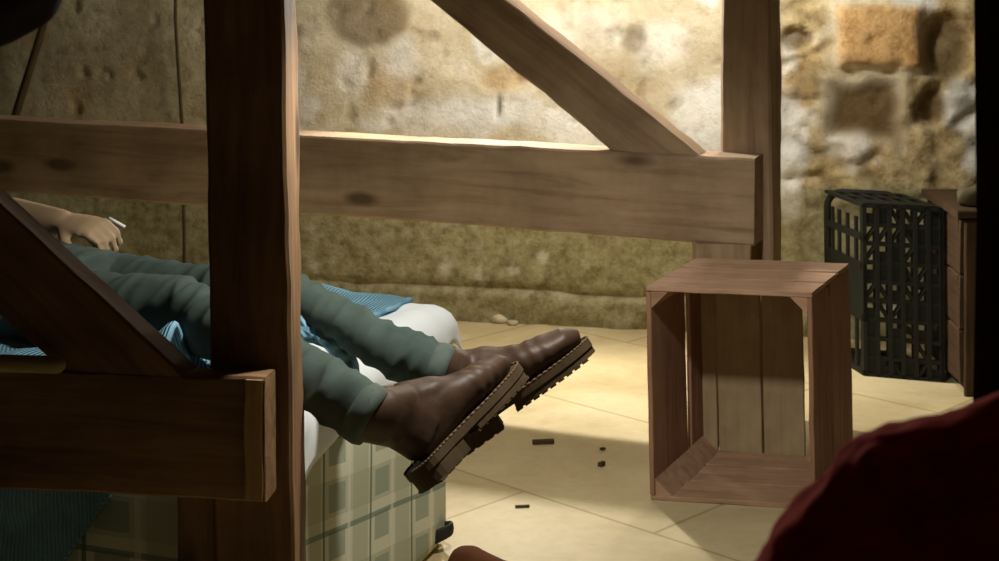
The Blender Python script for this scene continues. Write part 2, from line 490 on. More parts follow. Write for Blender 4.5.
# worn pale end of the rail: a split face at its end
bm = bmesh.new()
M = Matrix.Translation(c) @ frame(UN, (0, 0, 1))
pl = plank_bm(nh * 0.97, 0.026, 0.004, cuts=16, seed=17, amp=0.004, bevel=0.001)
put('worn_edge', to_mesh(pl, 'worn_edge'), wood('worn_wood', (0.62, 0.42, 0.2), (0.5, 0.32, 0.15), (0.35, 0.2, 0.09), knots=False), near,
    M @ Matrix.Translation((-0.017, -nrt / 2 - 0.003, -nh * 0.485)) @ frame((0, 0, 1), (1, 0, 0)), smooth=False)

# ---------------------------------------------------------------- mattress, sheet, blanket
BF = Vector((-0.10, 3.50, 0)); BT = math.radians(20)
BU = Vector((-math.cos(BT), math.sin(BT), 0)); BV = Vector((-math.sin(BT), -math.cos(BT), 0))   # towards the head, towards the camera
BW, BL, BZ = 0.93, 1.95, 0.495
BM = Matrix((BU, BV, Vector((0, 0, 1)))).transposed().to_4x4(); BM.translation = BF       # local x = s, y = w, z
def bed(s, w, z): return BF + BU * s + BV * w + Vector((0, 0, z))
def to_bed(p):
    r = Vector(p) - BF; return (r.dot(BU), r.dot(BV), r.z)

def plaid():
    m, N, Lk, bs = newmat('plaid_ticking', 0.9, 0.15)
    tc = N.new('ShaderNodeTexCoord'); sx = N.new('ShaderNodeSeparateXYZ'); Lk.new(tc.outputs['Object'], sx.inputs[0])
    def math_(op, a, b=None, c=None):
        n = N.new('ShaderNodeMath'); n.operation = op
        for i, v in enumerate((a, b, c)):
            if v is None: continue
            if hasattr(v, 'links'): Lk.new(v, n.inputs[i])
            else: n.inputs[i].default_value = v
        return n.outputs[0]
    h = math_('ADD', sx.outputs['X'], sx.outputs['Y'])             # along either side
    zz = math_('SUBTRACT', sx.outputs['Z'], math_('MULTIPLY', sx.outputs['Y'], 0.16))
    def stripe(x, per, off, half):
        f = math_('FRACT', math_('ADD', math_('DIVIDE', x, per), off))
        d = math_('ABSOLUTE', math_('SUBTRACT', f, 0.5))
        return math_('LESS_THAN', d, half)
    base = (0.72, 0.72, 0.56)
    c = mixc(N, Lk, math_('MULTIPLY', stripe(h, 0.2, 0.15, 0.17), 0.55), base, (0.42, 0.44, 0.30))
    c = mixc(N, Lk, math_('MULTIPLY', stripe(zz, 0.17, 0.4, 0.2), 0.5), c, (0.42, 0.43, 0.29))
    both = math_('MULTIPLY', stripe(h, 0.2, 0.65, 0.17), stripe(zz, 0.085, 0.3, 0.3))
    c = mixc(N, Lk, math_('MULTIPLY', both, 0.6), c, (0.22, 0.30, 0.24))
    c = mixc(N, Lk, math_('MULTIPLY', stripe(h, 0.2, 0.38, 0.022), 0.8), c, (0.10, 0.17, 0.12))
    c = mixc(N, Lk, math_('MULTIPLY', stripe(zz, 0.17, 0.75, 0.03), 0.7), c, (0.12, 0.2, 0.15))
    c = mixc(N, Lk, math_('MULTIPLY', stripe(h, 0.2, 0.9, 0.03), 0.6), c, (0.8, 0.8, 0.66))
    Lk.new(c, bs.inputs['Base Color'])
    nn = noise_tex(N, Lk, coords(N, Lk, (1, 1, 1)), 500, 2, 0.5)
    bump(N, Lk, bs, nn.outputs['Fac'], 0.15, 0.002)
    return m

def rounded_block(L, W, z0, z1, r, n=7, cs=14):
    """pillow-like block, rounded edges, grid subdivided"""
    bm = bmesh.new(); bmesh.ops.create_cube(bm, size=2)
    bmesh.ops.subdivide_edges(bm, edges=bm.edges, cuts=27, use_grid_fill=True)
    hx, hy, hz = L / 2, W / 2, (z1 - z0) / 2
    for v in bm.verts:
        p = v.co
        q = Vector((p.x * hx, p.y * hy, p.z * hz))
        inner = Vector((max(-hx + r, min(hx - r, q.x)), max(-hy + r, min(hy - r, q.y)), max(-hz + r, min(hz - r, q.z))))
        d = q - inner
        if d.length > 1e-6:
            d = d.normalized() * r
        v.co = inner + d + Vector((hx, hy, z0 + hz))
        v.co += noise.noise_vector(v.co * 4) * 0.006
    return bm
mat_root = thing('mattress', BF, 'thick mattress in cream and green checked ticking lying on the floor', 'mattress')
put('ticking_cover', to_mesh(rounded_block(BL, BW, 0.0, BZ, 0.035), 'ticking'), plaid(), mat_root, BM)
bm = bmesh.new()
ring = []
for (s0, w0) in ((0.03, 0.0), (BL - 0.03, 0.0), (BL, 0.03), (BL, BW - 0.03), (BL - 0.03, BW), (0.03, BW), (0, BW - 0.03), (0, 0.03)):
    ring.append(Vector((s0, w0, BZ - 0.03)))
ring.append(ring[0])
tube(bm, ring, 0.006, 8, cap=False)
bmesh.ops.remove_doubles(bm, verts=bm.verts, dist=1e-5)
put('piping', to_mesh(bm, 'piping'), cloth('piping', (0.7, 0.66, 0.45), (0.8, 0.76, 0.55)), mat_root, BM)
bm = bmesh.new()
hp = [Vector((0.012 - 0.035 * math.sin(t), 0.03 + 0.07 * t / PI, 0.035 + 0.015 * math.sin(t))) for t in [PI * k / 10 for k in range(11)]]
tube(bm, hp, [(0.004, 0.014)] * 11, 8, up=(0, 0, 1))
put('handle_strap', to_mesh(bm, 'handle'), plain('black_webbing', (0.015, 0.015, 0.012), 0.7), mat_root, BM)

def fold(t, R):
    if t >= R: return t, 0.0, 0.0
    q = R - t
    if q < R * PI / 2:
        a = q / R; return R - R * math.sin(a), R * (1 - math.cos(a)), a
    return 0.0, R + q - R * PI / 2, PI / 2

def drape(name, s0, s1, w0, w1, hfun, mat, parent=None, step=0.012, thick=0.008, R=0.045, edge=None, uvs=True):
    """cloth laid over the foot end (s<0), far edge (w<0) and near edge (w>BW) of the mattress"""
    ns, nw = int((s1 - s0) / step), int((w1 - w0) / step)
    bm = bmesh.new(); g = []
    uvl = bm.loops.layers.uv.new('cloth')
    for i in range(ns + 1):
        row = []
        for j in range(nw + 1):
            s = s0 + (s1 - s0) * i / ns; w = w0 + (w1 - w0) * j / nw
            if edge: s, w = edge(s, w, i / ns, j / nw)
            h = hfun(s, w) + thick
            ps, d1, a1 = fold(s, R)
            if w < BW / 2: pw, d2, a2 = fold(w, R); sg = -1
            else:
                pw, d2, a2 = fold(BW - w, R); pw = BW - pw; sg = 1
            out_s = -math.sin(a1) * h; out_w = sg * math.sin(a2) * h
            z = BZ + h * math.cos(a1) * math.cos(a2) - d1 - d2
            v = bm.verts.new((ps + out_s, pw + out_w, max(0.012, z)))
            row.append((v, (s, w)))
        g.append(row)
    for i in range(ns):
        for j in range(nw):
            q = (g[i][j], g[i][j + 1], g[i + 1][j + 1], g[i + 1][j])
            f = bm.faces.new([x[0] for x in q])
            for lp, x in zip(f.loops, q): lp[uvl].uv = x[1]
    me = to_mesh(bm, name)
    o = put(name, me, mat, parent, BM)
    so = o.modifiers.new('thickness', 'SOLIDIFY'); so.thickness = thick; so.offset = -1
    return o

M_SHEET = cloth('white_sheet', (0.80, 0.86, 0.90), (0.88, 0.92, 0.95), 5, weave=300, ws=0.1)
def sheet_h(s, w):
    p = Vector((s, w, 0.3))
    return 0.006 + 0.012 * abs(noise.noise(p * 6)) + 0.010 * abs(noise.noise(p * 15 + Vector((3, 0, 0)))) + 0.075 * sstep(0.70, 0.85, w) * sstep(0.95, 0.88, w) * (0.6 + noise.noise(p * 9)) * sstep(.2, 0.02, s) 
def sheet_edge(s, w, fi, fj):
    if fi < 0.45:                                                  # hem hanging over the foot end, uneven
        lo = -0.06 - 0.085 * sstep(0.55, 0.85, w) + 0.02 * noise.noise(Vector((w * 9, 1, 1))) + 0.02 * sstep(.25, .05, w)
        s = lo + (0.24 - lo) * fi / 0.45
    return s, w
drape('bed_sheet', -0.1, 0.44, -0.03, BW + 0.02, sheet_h, M_SHEET, None, step=0.011, thick=0.006, edge=sheet_edge)
tag(bpy.data.objects['bed_sheet'], 'white bed sheet spread over the foot end of the checked mattress', 'sheet')

def knit():
    m, N, Lk, bs = newmat('blue_knit', 0.95, 0.1)
    tc = N.new('ShaderNodeTexCoord'); mp = N.new('ShaderNodeMapping'); Lk.new(tc.outputs['UV'], mp.inputs[0])
    wv = N.new('ShaderNodeTexWave'); wv.bands_direction = 'X'; wv.inputs['Scale'].default_value = 42; wv.inputs['Distortion'].default_value = 0.4; wv.inputs['Detail'].default_value = 1
    Lk.new(mp.outputs[0], wv.inputs['Vector'])
    r = ramp(N, [(0.1, (0.17, 0.36, 0.50)), (0.7, (0.28, 0.52, 0.68))]); Lk.new(wv.outputs['Fac'], r.inputs['Fac'])
    n = noise_tex(N, Lk, mp.outputs[0], 7, 4, 0.6)
    r2 = ramp(N, [(0.35, (0.55, 0.6, 0.62)), (0.65, (1, 1, 1))]); Lk.new(n.outputs['Fac'], r2.inputs['Fac'])
    Lk.new(mixc(N, Lk, 0.7, r.outputs['Color'], r2.outputs['Color'], 'MULTIPLY'), bs.inputs['Base Color'])
    bump(N, Lk, bs, wv.outputs['Fac'], 0.7, 0.006)
    return m
def blanket_h(s, w):
    p = Vector((s * 1.2, w * 1.0, 1.7))
    h = 0.012 + (0.012 + 0.023 * sstep(0.3, 0.5, w)) * abs(noise.noise(p * 4.5)) + 0.02 * abs(noise.noise(p * 10 + Vector((3, 0, 0))))
    h += 0.115 * math.exp(-((s - 0.05) / 0.06) ** 2) * math.exp(-((w - 0.625) / 0.075) ** 2)                      # bunched between the legs
    h += 0.035 * sstep(BW, BW + 0.08, w) * (0.5 + noise.noise(Vector((s * 9 + w * 3, w * 2, 8))))
    h += 0.115 * math.exp(-((s - 0.17) / 0.085) ** 2) * math.exp(-((w - 0.85) / 0.06) ** 2)
    return h
def blanket_edge(s, w, fi, fj):
    lo = 0.17 - 0.19 * math.exp(-((w - 0.60) / 0.09) ** 4) - 0.09 * sstep(.4, .2, w) + 0.03 * noise.noise(Vector((w * 6, 2, 2)))
    if w > BW: 
        lo = 0.15 + (w - BW) * 0.75
    s = lo + (1.5 - lo) * fi
    return s, w
bl = drape('knitted_blanket', 0.1, 1.5, 0.03, BW + 0.40, blanket_h, knit(), None, step=0.013, thick=0.01, edge=blanket_edge)
tag(bl, 'light blue ribbed knitted blanket rumpled under the legs and hanging down the mattress side', 'blanket')

# ---------------------------------------------------------------- boot
def foot_half(x):                                                  # half width of the boot's sole outline along its length
    t = (x + 0.07) / 0.285
    if t <= 0 or t >= 1: return 0.0
    base = 0.034 + 0.016 * math.sin(PI * min(1, max(0, (t - 0.25) / 0.85))) - 0.004 * math.exp(-((t - 0.42) / 0.1) ** 2)
    e = 1.0
    if t < 0.13: e = math.sqrt(max(0, 1 - ((0.13 - t) / 0.13) ** 2))
    if t > 0.78: e = math.sqrt(max(0, 1 - ((t - 0.78) / 0.22) ** 2))
    return base * e

def outline(n=40, grow=0.0):
    pts = []
    for k in range(n):
        a = 2 * PI * k / n
        x = 0.0725 - 0.1424 * math.cos(a)
        hwid = foot_half(min(0.2149, max(-0.0699, x)))
        sgn = 1 if math.sin(a) > 0 else -1
        pts.append(Vector((x + (0.0725 - x) * -grow / 0.1424, sgn * (hwid + grow * (1 if hwid > 0.004 else 0)), 0)))
    return pts

M_LEATHER, N_, L_, B_ = newmat('brown_leather', 0.5, 0.3)
v_ = coords(N_, L_, (1, 1, 1)); n_ = noise_tex(N_, L_, v_, 14, 6, 0.65)
r_ = ramp(N_, [(0.3, (0.034, 0.018, 0.010)), (0.7, (0.078, 0.042, 0.024))]); L_.new(n_.outputs['Fac'], r_.inputs['Fac']); L_.new(r_.outputs['Color'], B_.inputs['Base Color'])
n2_ = noise_tex(N_, L_, v_, 120, 4, 0.6); bump(N_, L_, B_, n2_.outputs['Fac'], 0.2, 0.002)
M_SOLE = plain('boot_sole', (0.075, 0.048, 0.022), 0.7)
M_WELT = plain('welt_stitch', (0.16, 0.105, 0.055), 0.7)

def boot_meshes(legpts):
    bm = bmesh.new()
    xs = [-0.060, -0.045, -0.01, 0.03, 0.07, 0.11, 0.15, 0.185, 0.211]
    hs = [0.050, 0.058, 0.060, 0.053, 0.044, 0.035, 0.029, 0.024, 0.014]
    tube(bm, [(x, 0, h * 0.9 + 0.004) for x, h in zip(xs, hs)], [(max(0.012, foot_half(x) * 0.96), h * 0.95) for x, h in zip(xs, hs)], 24, up=(0, 0, 1))
    # shaft
    l0, l1 = legpts
    d = (l1 - l0).normalized()
    tube(bm, [(-0.006, 0, 0.035), Vector((-0.012, 0, 0.075)).lerp(l0, 0.25), Vector((-0.012, 0, 0.09)).lerp(l0, 0.75), l0 + d * 0.012, l0 + d * 0.05], [(0.036, 0.050), (0.038, 0.050), (0.040, 0.046), (0.040, 0.043), (0.039, 0.040)], 24, up=(1, 0, 0))
    # instep
    tube(bm, [(0.0, 0, 0.08), (0.05, 0, 0.075), (0.09, 0, 0.055)], [(0.034, 0.046), (0.034, 0.028), (0.036, 0.016)], 20, up=(0, 0, 1))
    me = remesh(bm, 0.004, 5)
    floor_clamp(me, 0.004)
    def crease(c):
        k = math.exp(-((c.x - 0.055) / 0.05) ** 2) * sstep(0.05, 0.09, c.z)          # ankle creases
        n = math.sin(c.z * 130 + c.x * 100 + 3 * noise.noise(c * 30)) * 0.0012 * k
        return n + 0.003 * noise.noise(c * 22) + 0.001 * math.exp(-((c.x - 0.125) / 0.03) ** 2) * math.sin(c.x * 260)
    puff(me, crease)
    # hollow collar: push the top rim in
    upper = me
    bm = bmesh.new()
    def layer(grow, z0, z1, cond=None, n=48, wav=0.0):
        ol = outline(n, grow)
        if cond: ol = [p for p in ol if cond(p)]
        lo = [bm.verts.new((p.x, p.y, z0 + (wav if i % 2 else 0))) for i, p in enumerate(ol)]
        hi = [bm.verts.new((p.x, p.y, z1)) for p in ol]
        m = len(ol)
        for i in range(m): bm.faces.new((lo[i], lo[(i + 1) % m], hi[(i + 1) % m], hi[i]))
        bm.faces.new(lo[::-1]); bm.faces.new(hi)
    layer(0.005, -0.006, 0.007)
    layer(0.003, -0.018, -0.004, cond=lambda p: p.x > 0.035)
    # lugs
    for k in range(9):
        x = 0.05 + k * 0.017
        hwid = foot_half(x) + 0.0025
        for sg in (-1, 1):
            box(bm, (x, min(sg * 0.012, sg * hwid), -0.021), (x + 0.012, max(sg * 0.012, sg * hwid), -0.016))
    sole = to_mesh(bm, 'sole')
    bm = bmesh.new()
    layer(0.003, -0.030, -0.004, cond=lambda p: p.x < 0.02)
    for k in range(4):
        x = -0.06 + k * 0.02
        for sg in (-1, 1):
            box(bm, (x, min(sg * 0.01, sg * 0.036), -0.032), (x + 0.014, max(sg * 0.01, sg * 0.036), -0.028))
    heel = to_mesh(bm, 'heel')
    bm = bmesh.new()
    ol = outline(80, 0.0042)
    for i in range(0, 80):
        a, b = ol[i], ol[(i + 1) % 80]
        tube(bm, [a + Vector((0, 0, 0.0085)), a.lerp(b, 0.7) + Vector((0, 0, 0.0085))], 0.0017, 6)
    welt = to_mesh(bm, 'welt')
    return upper, sole, heel, welt

def add_boot(parent, heel_world, xdir, zhint, leg):
    R = frame(xdir, zhint)
    M = Matrix.Translation(Vector(heel_world) - (R @ Vector((-0.065, 0, -0.034)))) @ R
    Mi = M.inverted()
    BOOT = boot_meshes((Mi @ leg[0], Mi @ leg[1]))
    up = put('boot', BOOT[0], M_LEATHER, parent, M)
    put('sole', BOOT[1], M_SOLE, up, M, smooth=False); put('heel', BOOT[2], M_SOLE, up, M, smooth=False)
    put('welt', BOOT[3], M_WELT, up, M)
    return M

# ---------------------------------------------------------------- person lying on the mattress
M_SKIN = plain('skin', (0.40, 0.28, 0.17), 0.6, 0.35, 0.12)
M_JEANS = cloth('dark_jeans', (0.046, 0.070, 0.062), (0.085, 0.115, 0.100), 9, weave=700, ws=0.2)
M_HEM = cloth('jeans_hem', (0.075, 0.10, 0.09), (0.115, 0.145, 0.125), 30, weave=700)
M_SHIRT = cloth('dark_shirt', (0.03, 0.045, 0.03), (0.05, 0.065, 0.045), 8)
M_HAIR = plain('brown_hair', (0.035, 0.02, 0.012), 0.7, 0.3, 0.4, 60)

near_leg = [pd(372, 418, 2.535), pd(340, 398, 2.55), pd(303, 379, 2.62), pd(245, 335, 2.76), pd(180, 312, 2.95), pd(62, 314, 3.14)]
far_leg = [pd(448, 371, 2.80), pd(398, 354, 2.82), pd(340, 320, 2.90), pd(290, 296, 2.99), pd(195, 300, 3.22), pd(108, 292, 3.38)]
pelvis = (near_leg[-1] + far_leg[-1]) / 2 + BU * 0.10 + Vector((0, 0, 0.0))
chest = pelvis + BU * 0.36 + Vector((0, 0, 0.03))
neck0 = pelvis + BU * 0.52 + Vector((0, 0, 0.05)); 
headc = pelvis + BU * 0.70 + Vector((0, 0, 0.09))
sh_n = pelvis + BU * 0.46 + BV * 0.17 + Vector((0, 0, 0.03)); sh_f = pelvis + BU * 0.46 - BV * 0.17 + Vector((0, 0, 0.03))
el_f = pd(-12, 214, 3.52); wr_f = pd(62, 222, 3.42); wr_f.z += 0.0
el_n = pelvis + BU * 0.24 + BV * 0.27 + Vector((0, 0, 0.0)); wr_n = pelvis + BU * 0.28 + BV * 0.06 + Vector((0, 0, 0.145))

def finger(bm, pts, r0, r1):
    n = len(pts)
    capsule(bm, pts, [r0 + (r1 - r0) * i / (n - 1) for i in range(n)], 10)

def hand(bm, wrist, fwd, up, size=1.0, curl=0.5, thumb=1):
    """palm and five bent fingers; fwd = direction of the fingers, up = back of the hand"""
    R = frame(fwd, up).to_3x3(); w = Vector(wrist)
    L = lambda x, y, z: w + R @ (Vector((x, y, z)) * size)
    tube(bm, [L(-0.01, 0, 0), L(0.03, 0, 0.002), L(0.07, 0, 0.004), L(0.095, 0, 0.002)], [(0.026 * size, 0.019 * size), (0.036 * size, 0.017 * size), (0.041 * size, 0.015 * size), (0.038 * size, 0.011 * size)], 16, up=R @ Vector((0, 0, 1)))
    for y, l in ((0.031, 0.072), (0.0105, 0.082), (-0.0105, 0.076), (-0.031, 0.060)):
        p = [L(0.075, y * 0.92, 0.003)]; a = 0.15; q = Vector((0.092, y, 0.004))
        p.append(L(*q))
        for k, f in enumerate((0.45, 0.32, 0.23)):
            a += curl * (0.8 + 0.35 * k)
            q = q + Vector((math.cos(a) * l * f, y * 0.03, -math.sin(a) * l * f)); p.append(L(*q))
        finger(bm, p, 0.0098 * size, 0.0075 * size)
    s = thumb
    finger(bm, [L(0.018, s * 0.022, -0.004), L(0.045, s * 0.048, -0.012), L(0.068, s * 0.058, -0.022), L(0.088, s * 0.056, -0.032)], 0.013 * size, 0.009 * size)

def head(bm, c, face, top, sz=1.0):
    """head with brow, nose, lips, chin and ears; returns its frame"""
    R = frame(face, top).to_3x3(); c = Vector(c)
    L = lambda x, y, z: c + R @ (Vector((x, y, z)) * sz)
    M4 = R.to_4x4()
    ellipsoid(bm, L(-0.012, 0, 0.03), (0.098 * sz, 0.077 * sz, 0.095 * sz), M=M4)
    ellipsoid(bm, L(0.03, 0, -0.045), (0.055 * sz, 0.055 * sz, 0.07 * sz), M=M4)
    ellipsoid(bm, L(0.058, 0, -0.092), (0.022 * sz, 0.026 * sz, 0.02 * sz), M=M4)
    capsule(bm, [L(0.083, 0, 0.012), L(0.098, 0, -0.018), L(0.106, 0, -0.034)], [0.008 * sz, 0.011 * sz, 0.014 * sz], 10)
    for s in (-1, 1):
        ellipsoid(bm, L(0.072, s * 0.033, 0.022), (0.018 * sz, 0.026 * sz, 0.009 * sz), 14, 8, M4)
        ellipsoid(bm, L(0.055, s * 0.045, -0.025), (0.022 * sz, 0.02 * sz, 0.018 * sz), 14, 8, M4)
        ellipsoid(bm, L(-0.005, s * 0.079, -0.008), (0.018 * sz, 0.008 * sz, 0.032 * sz), 14, 8, M4)
    ellipsoid(bm, L(0.083, 0, -0.057), (0.012 * sz, 0.024 * sz, 0.006 * sz), 14, 8, M4)
    ellipsoid(bm, L(0.081, 0, -0.067), (0.012 * sz, 0.021 * sz, 0.007 * sz), 14, 8, M4)
    return L, M4

person = thing('person', Vector((pelvis.x, pelvis.y, 0)), 'person lying on the mattress in jeans and brown leather boots, feet over the end', 'person')
bm = bmesh.new()
zup = (0, 0, 1)
for leg in (near_leg, far_leg):
    tube(bm, leg, [0.030, 0.034, 0.030, 0.038, 0.046, 0.066], 16)
foot_dirs = []
tube(bm, [pelvis - BU * 0.12, pelvis, pelvis + BU * 0.16, chest, neck0], [(0.10, 0.06), (0.15, 0.09), (0.145, 0.095), (0.165, 0.105), (0.07, 0.06)], 20)
tube(bm, [neck0 - BU * 0.03, headc], [0.058, 0.055], 14)
Lh, Mh = head(bm, headc + BU * 0.03, (0.15 * -BU + Vector((0, 0, 1))), BU)
for sh, el, wr in ((sh_n, el_n, wr_n), (sh_f, el_f, wr_f)):
    capsule(bm, [sh, sh.lerp(el, 0.5), el, el.lerp(wr, 0.35), wr], [0.056, 0.048, 0.04, 0.041, 0.027], 14)
hd_f = (pd(120, 236, 3.36) - wr_f).normalized()
hand(bm, wr_f, hd_f, (0, -0.35, 1), 0.98, 0.6, thumb=-1)
hand(bm, wr_n, (BU * 0.25 - BV * 0.9).normalized(), (0, 0, 1), 0.95, 0.3, thumb=1)
body_me = remesh(bm, 0.0045, 4)
put('body', body_me, M_SKIN, person)
# jeans
bm = bmesh.new()
tube(bm, near_leg, [(0.046, 0.046), (0.050, 0.047), (0.053, 0.048), (0.060, 0.054), (0.07, 0.062), 0.086], 24)
tube(bm, far_leg, [(0.046, 0.040), (0.050, 0.042), (0.044, 0.037), (0.050, 0.044), 0.07, 0.084], 24)
tube(bm, [pelvis - BU * 0.12, pelvis, pelvis + BU * 0.10], [(0.17, 0.1), (0.182, 0.112), (0.172, 0.108)], 24)
jm = remesh(bm, 0.006, 5)
def jeans_fold(c):
    s, w, z = to_bed(c)
    k = 0.4 + 0.8 * math.exp(-((s + 0.17) / 0.12) ** 2) + 0.5 * math.exp(-((s - 0.22) / 0.12) ** 2)
    q = Vector((s * 16 + w * 5 + z * 9, w * 5 - s * 2, z * 5))
    ridge = 1 - 2.2 * abs(noise.noise(q * 1.5 + Vector((2, 2, 2))))
    return 0.004 * k * noise.noise(q) + 0.008 * k * (ridge - 0.5) + 0.0015 * noise.noise(c * 30)
puff(jm, jeans_fold)
jeans = put('jeans', jm, M_JEANS, person)
for leg, r in ((near_leg, (0.0485, 0.0485)), (far_leg, (0.0485, 0.0430))):
    bm = bmesh.new()
    d = (leg[1] - leg[0]).normalized()
    tube(bm, [leg[0] - d * 0.004, leg[0] + d * 0.006, leg[0] + d * 0.022, leg[0] + d * 0.03], [(r[0] - 0.004, r[1] - 0.004), r, r, (r[0] - 0.004, r[1] - 0.004)], 32)
    put('hem', to_mesh(bm, 'hem'), M_HEM, jeans)
# shirt
bm = bmesh.new()
tube(bm, [pelvis + BU * 0.06, pelvis + BU * 0.16, chest, neck0], [(0.172, 0.112), (0.158, 0.108), (0.178, 0.118), (0.078, 0.068)], 24)
for sh, el, f in ((sh_n, el_n, 1.0), (sh_f, el_f, 0.92)):
    capsule(bm, [sh, sh.lerp(el, 0.5), sh.lerp(el, f)], [0.068, 0.06, 0.052], 16)
sm = remesh(bm, 0.007, 4)
puff(sm, lambda c: 0.006 * noise.noise(c * 14) + 0.003 * noise.noise(c * 33))
put('shirt', sm, M_SHIRT, person)
bm = bmesh.new()
ellipsoid(bm, Lh(-0.026, 0, 0.045), (0.098, 0.085, 0.095), M=Mh)
hm = remesh(bm, 0.006, 2)
puff(hm, lambda c: 0.004 * noise.noise(c * 40))
put('hair', hm, M_HAIR, person)
for s in (-1, 1):
    bm = bmesh.new(); ellipsoid(bm, Lh(0.073, s * 0.032, 0.004), (0.012, 0.014, 0.010), 14, 8, Mh)
    put('eye', to_mesh(bm, 'eye'), plain('eye', (0.5, 0.48, 0.42), 0.3), person)
# boots
add_boot(person, pd(466, 455, 2.80), (0.211, 0.03, 0.143), (-0.60, 0.10, 0.74), far_leg)
add_boot(person, pd(430, 491, 2.56), (0.150, 0.20, 0.105), (-0.80, -0.2, 0.6), near_leg)

# pillow under the head
bm = bmesh.new()
pc = to_bed(headc)
for (dx, sx, sz) in ((0, 0.17, 0.065),):
    ellipsoid(bm, (pc[0] + 0.06, pc[1], BZ + 0.06), (0.2, 0.3, 0.062), 28, 16)
me = to_mesh(bm, 'pillow'); wobble(me, 0.012, 7)
tag(put('pillow', me, cloth('pillow_cloth', (0.5, 0.47, 0.38), (0.6, 0.56, 0.45)), None, BM), 'plain pale pillow under the lying person\'s head', 'pillow')

# cigarette in the hand
a, b = pd(109, 218, 3.30), pd(125, 227, 3.30)
bm = bmesh.new(); tube(bm, [a, a.lerp(b, 0.5), b], 0.0032, 10)
tag(put('cigarette', to_mesh(bm, 'cigarette'), plain('white_paper', (0.9, 0.9, 0.86), 0.8, var=0.05)), 'small white cigarette between the fingers of the resting hand', 'cigarette')

# round stick on the near rail
a = pd(57, 355, Dn - 0.045); z = E.z + 0.013
bm = bmesh.new(); 
p0 = Vector((a.x, a.y, z)); p1 = p0 + Vector((-0.55, 0.06, 0.0))
capsule(bm, [p0, p0.lerp(p1, 0.3), p0.lerp(p1, 0.7), p1], [(0.013, 0.0125)] * 4, 14)
tag(put('wooden_stick', to_mesh(bm, 'stick'), wood('stick_wood', (0.5, 0.42, 0.2), (0.4, 0.33, 0.15), (0.3, 0.22, 0.1), knots=False)), 'pale round wooden stick lying on the dark foreground rail', 'stick')

# ---------------------------------------------------------------- wooden crate standing on its end
FL = pz(650.5, 500, 0.0)
wa, da = math.radians(-10.5), math.radians(25)
wd = Vector((math.cos(wa), math.sin(wa), 0)); dd = Vector((math.sin(da), math.cos(da), 0))
CWD, CDP, CHT = 0.374, 0.37, 0.490
crate = thing('wooden_crate', FL + wd * CWD / 2 + dd * CDP / 2, 'slatted wooden fruit crate standing on its end with the open top facing forward', 'crate')
CM = Matrix((wd, dd, Vector((-0.022, 0, 1)))).transposed().to_4x4(); CM.translation = FL     # local x across, y into the crate, z up
T = 0.011
def slat(name, a, b, w, t, wdir, mat, seed, **kw):
    a, b = Vector(a), Vector(b)
    Rm, rest = rigid(CM @ Matrix.Translation(a) @ frame(b - a, wdir))
    me = to_mesh(plank_bm((b - a).length, w, t, cuts=10, seed=seed, amp=0.0022, bevel=0.0015, **kw), name); me.transform(rest)
    return put(name, me, mat, crate, Rm, smooth=False)
# end boards (top and bottom), three each, running across
g = 0.008
dw = (CDP - 2 * g) / 3
for k in range(3):
    y = dw / 2 + k * (dw + g)
    slat('top_board', (0, y, CHT - T / 2), (CWD, y, CHT - T / 2), dw, T, (0, 1, 0), M_CRATE, 21 + k)
    slat('bottom_board', (0, y, T / 2), (CWD, y, T / 2), dw, T, (0, 1, 0), M_CRATE, 31 + k)
# sides: two boards each with a gap between
for x, ws, m in ((T / 2, (0.24, 0.09), M_CRATE2), (CWD - T / 2, (0.15, 0.19), M_CRATE2)):
    y = 0.0
    gap = CDP - ws[0] - ws[1] - 0.004
    for k, w_ in enumerate(ws):
        slat('side_board', (x, y + w_ / 2, T + 0.001), (x, y + w_ / 2, CHT - T - 0.001), w_, T, (0, 1, 0), m, 41 + k + int(x * 100))
        y += w_ + gap
# back boards, four running up
xb = T
for k, (bwid, gp) in enumerate(((0.035, 0.004), (0.106, 0.005), (0.098, 0.014), (0.085, 0.0))):
    x = xb + bwid / 2; xb += bwid + gp
    slat('back_board', (x, CDP - T / 2 - 0.001, T + 0.001), (x, CDP - T / 2 - 0.001, CHT - T - 0.001), bwid, T, (1, 0, 0), M_CRATE3, 51 + k)
# triangular corner posts running front to back
for (cx, cz, sx, sz) in ((T, T, 1, 1), (CWD - T, T, -1, 1), (T, CHT - T, 1, -1), (CWD - T, CHT - T, -1, -1)):
    bm = bmesh.new(); q = 0.038
    tri = [(cx, cz), (cx + sx * q, cz), (cx, cz + sz * q)]
    fr = [bm.verts.new((x, 0.002, z)) for x, z in tri]; bk = [bm.verts.new((x, CDP - T - 0.002, z)) for x, z in tri]
    for i in range(3): bm.faces.new((fr[i], fr[(i + 1) % 3], bk[(i + 1) % 3], bk[i]))
    bm.faces.new(fr); bm.faces.new(bk[::-1])
    bmesh.ops.bevel(bm, geom=bm.edges[:], offset=0.002, segments=1)
    me = to_mesh(bm, 'corner_post'); Rm, rest = rigid(CM); me.transform(rest)
    put('corner_post', me, M_CRATE, crate, Rm, smooth=False)

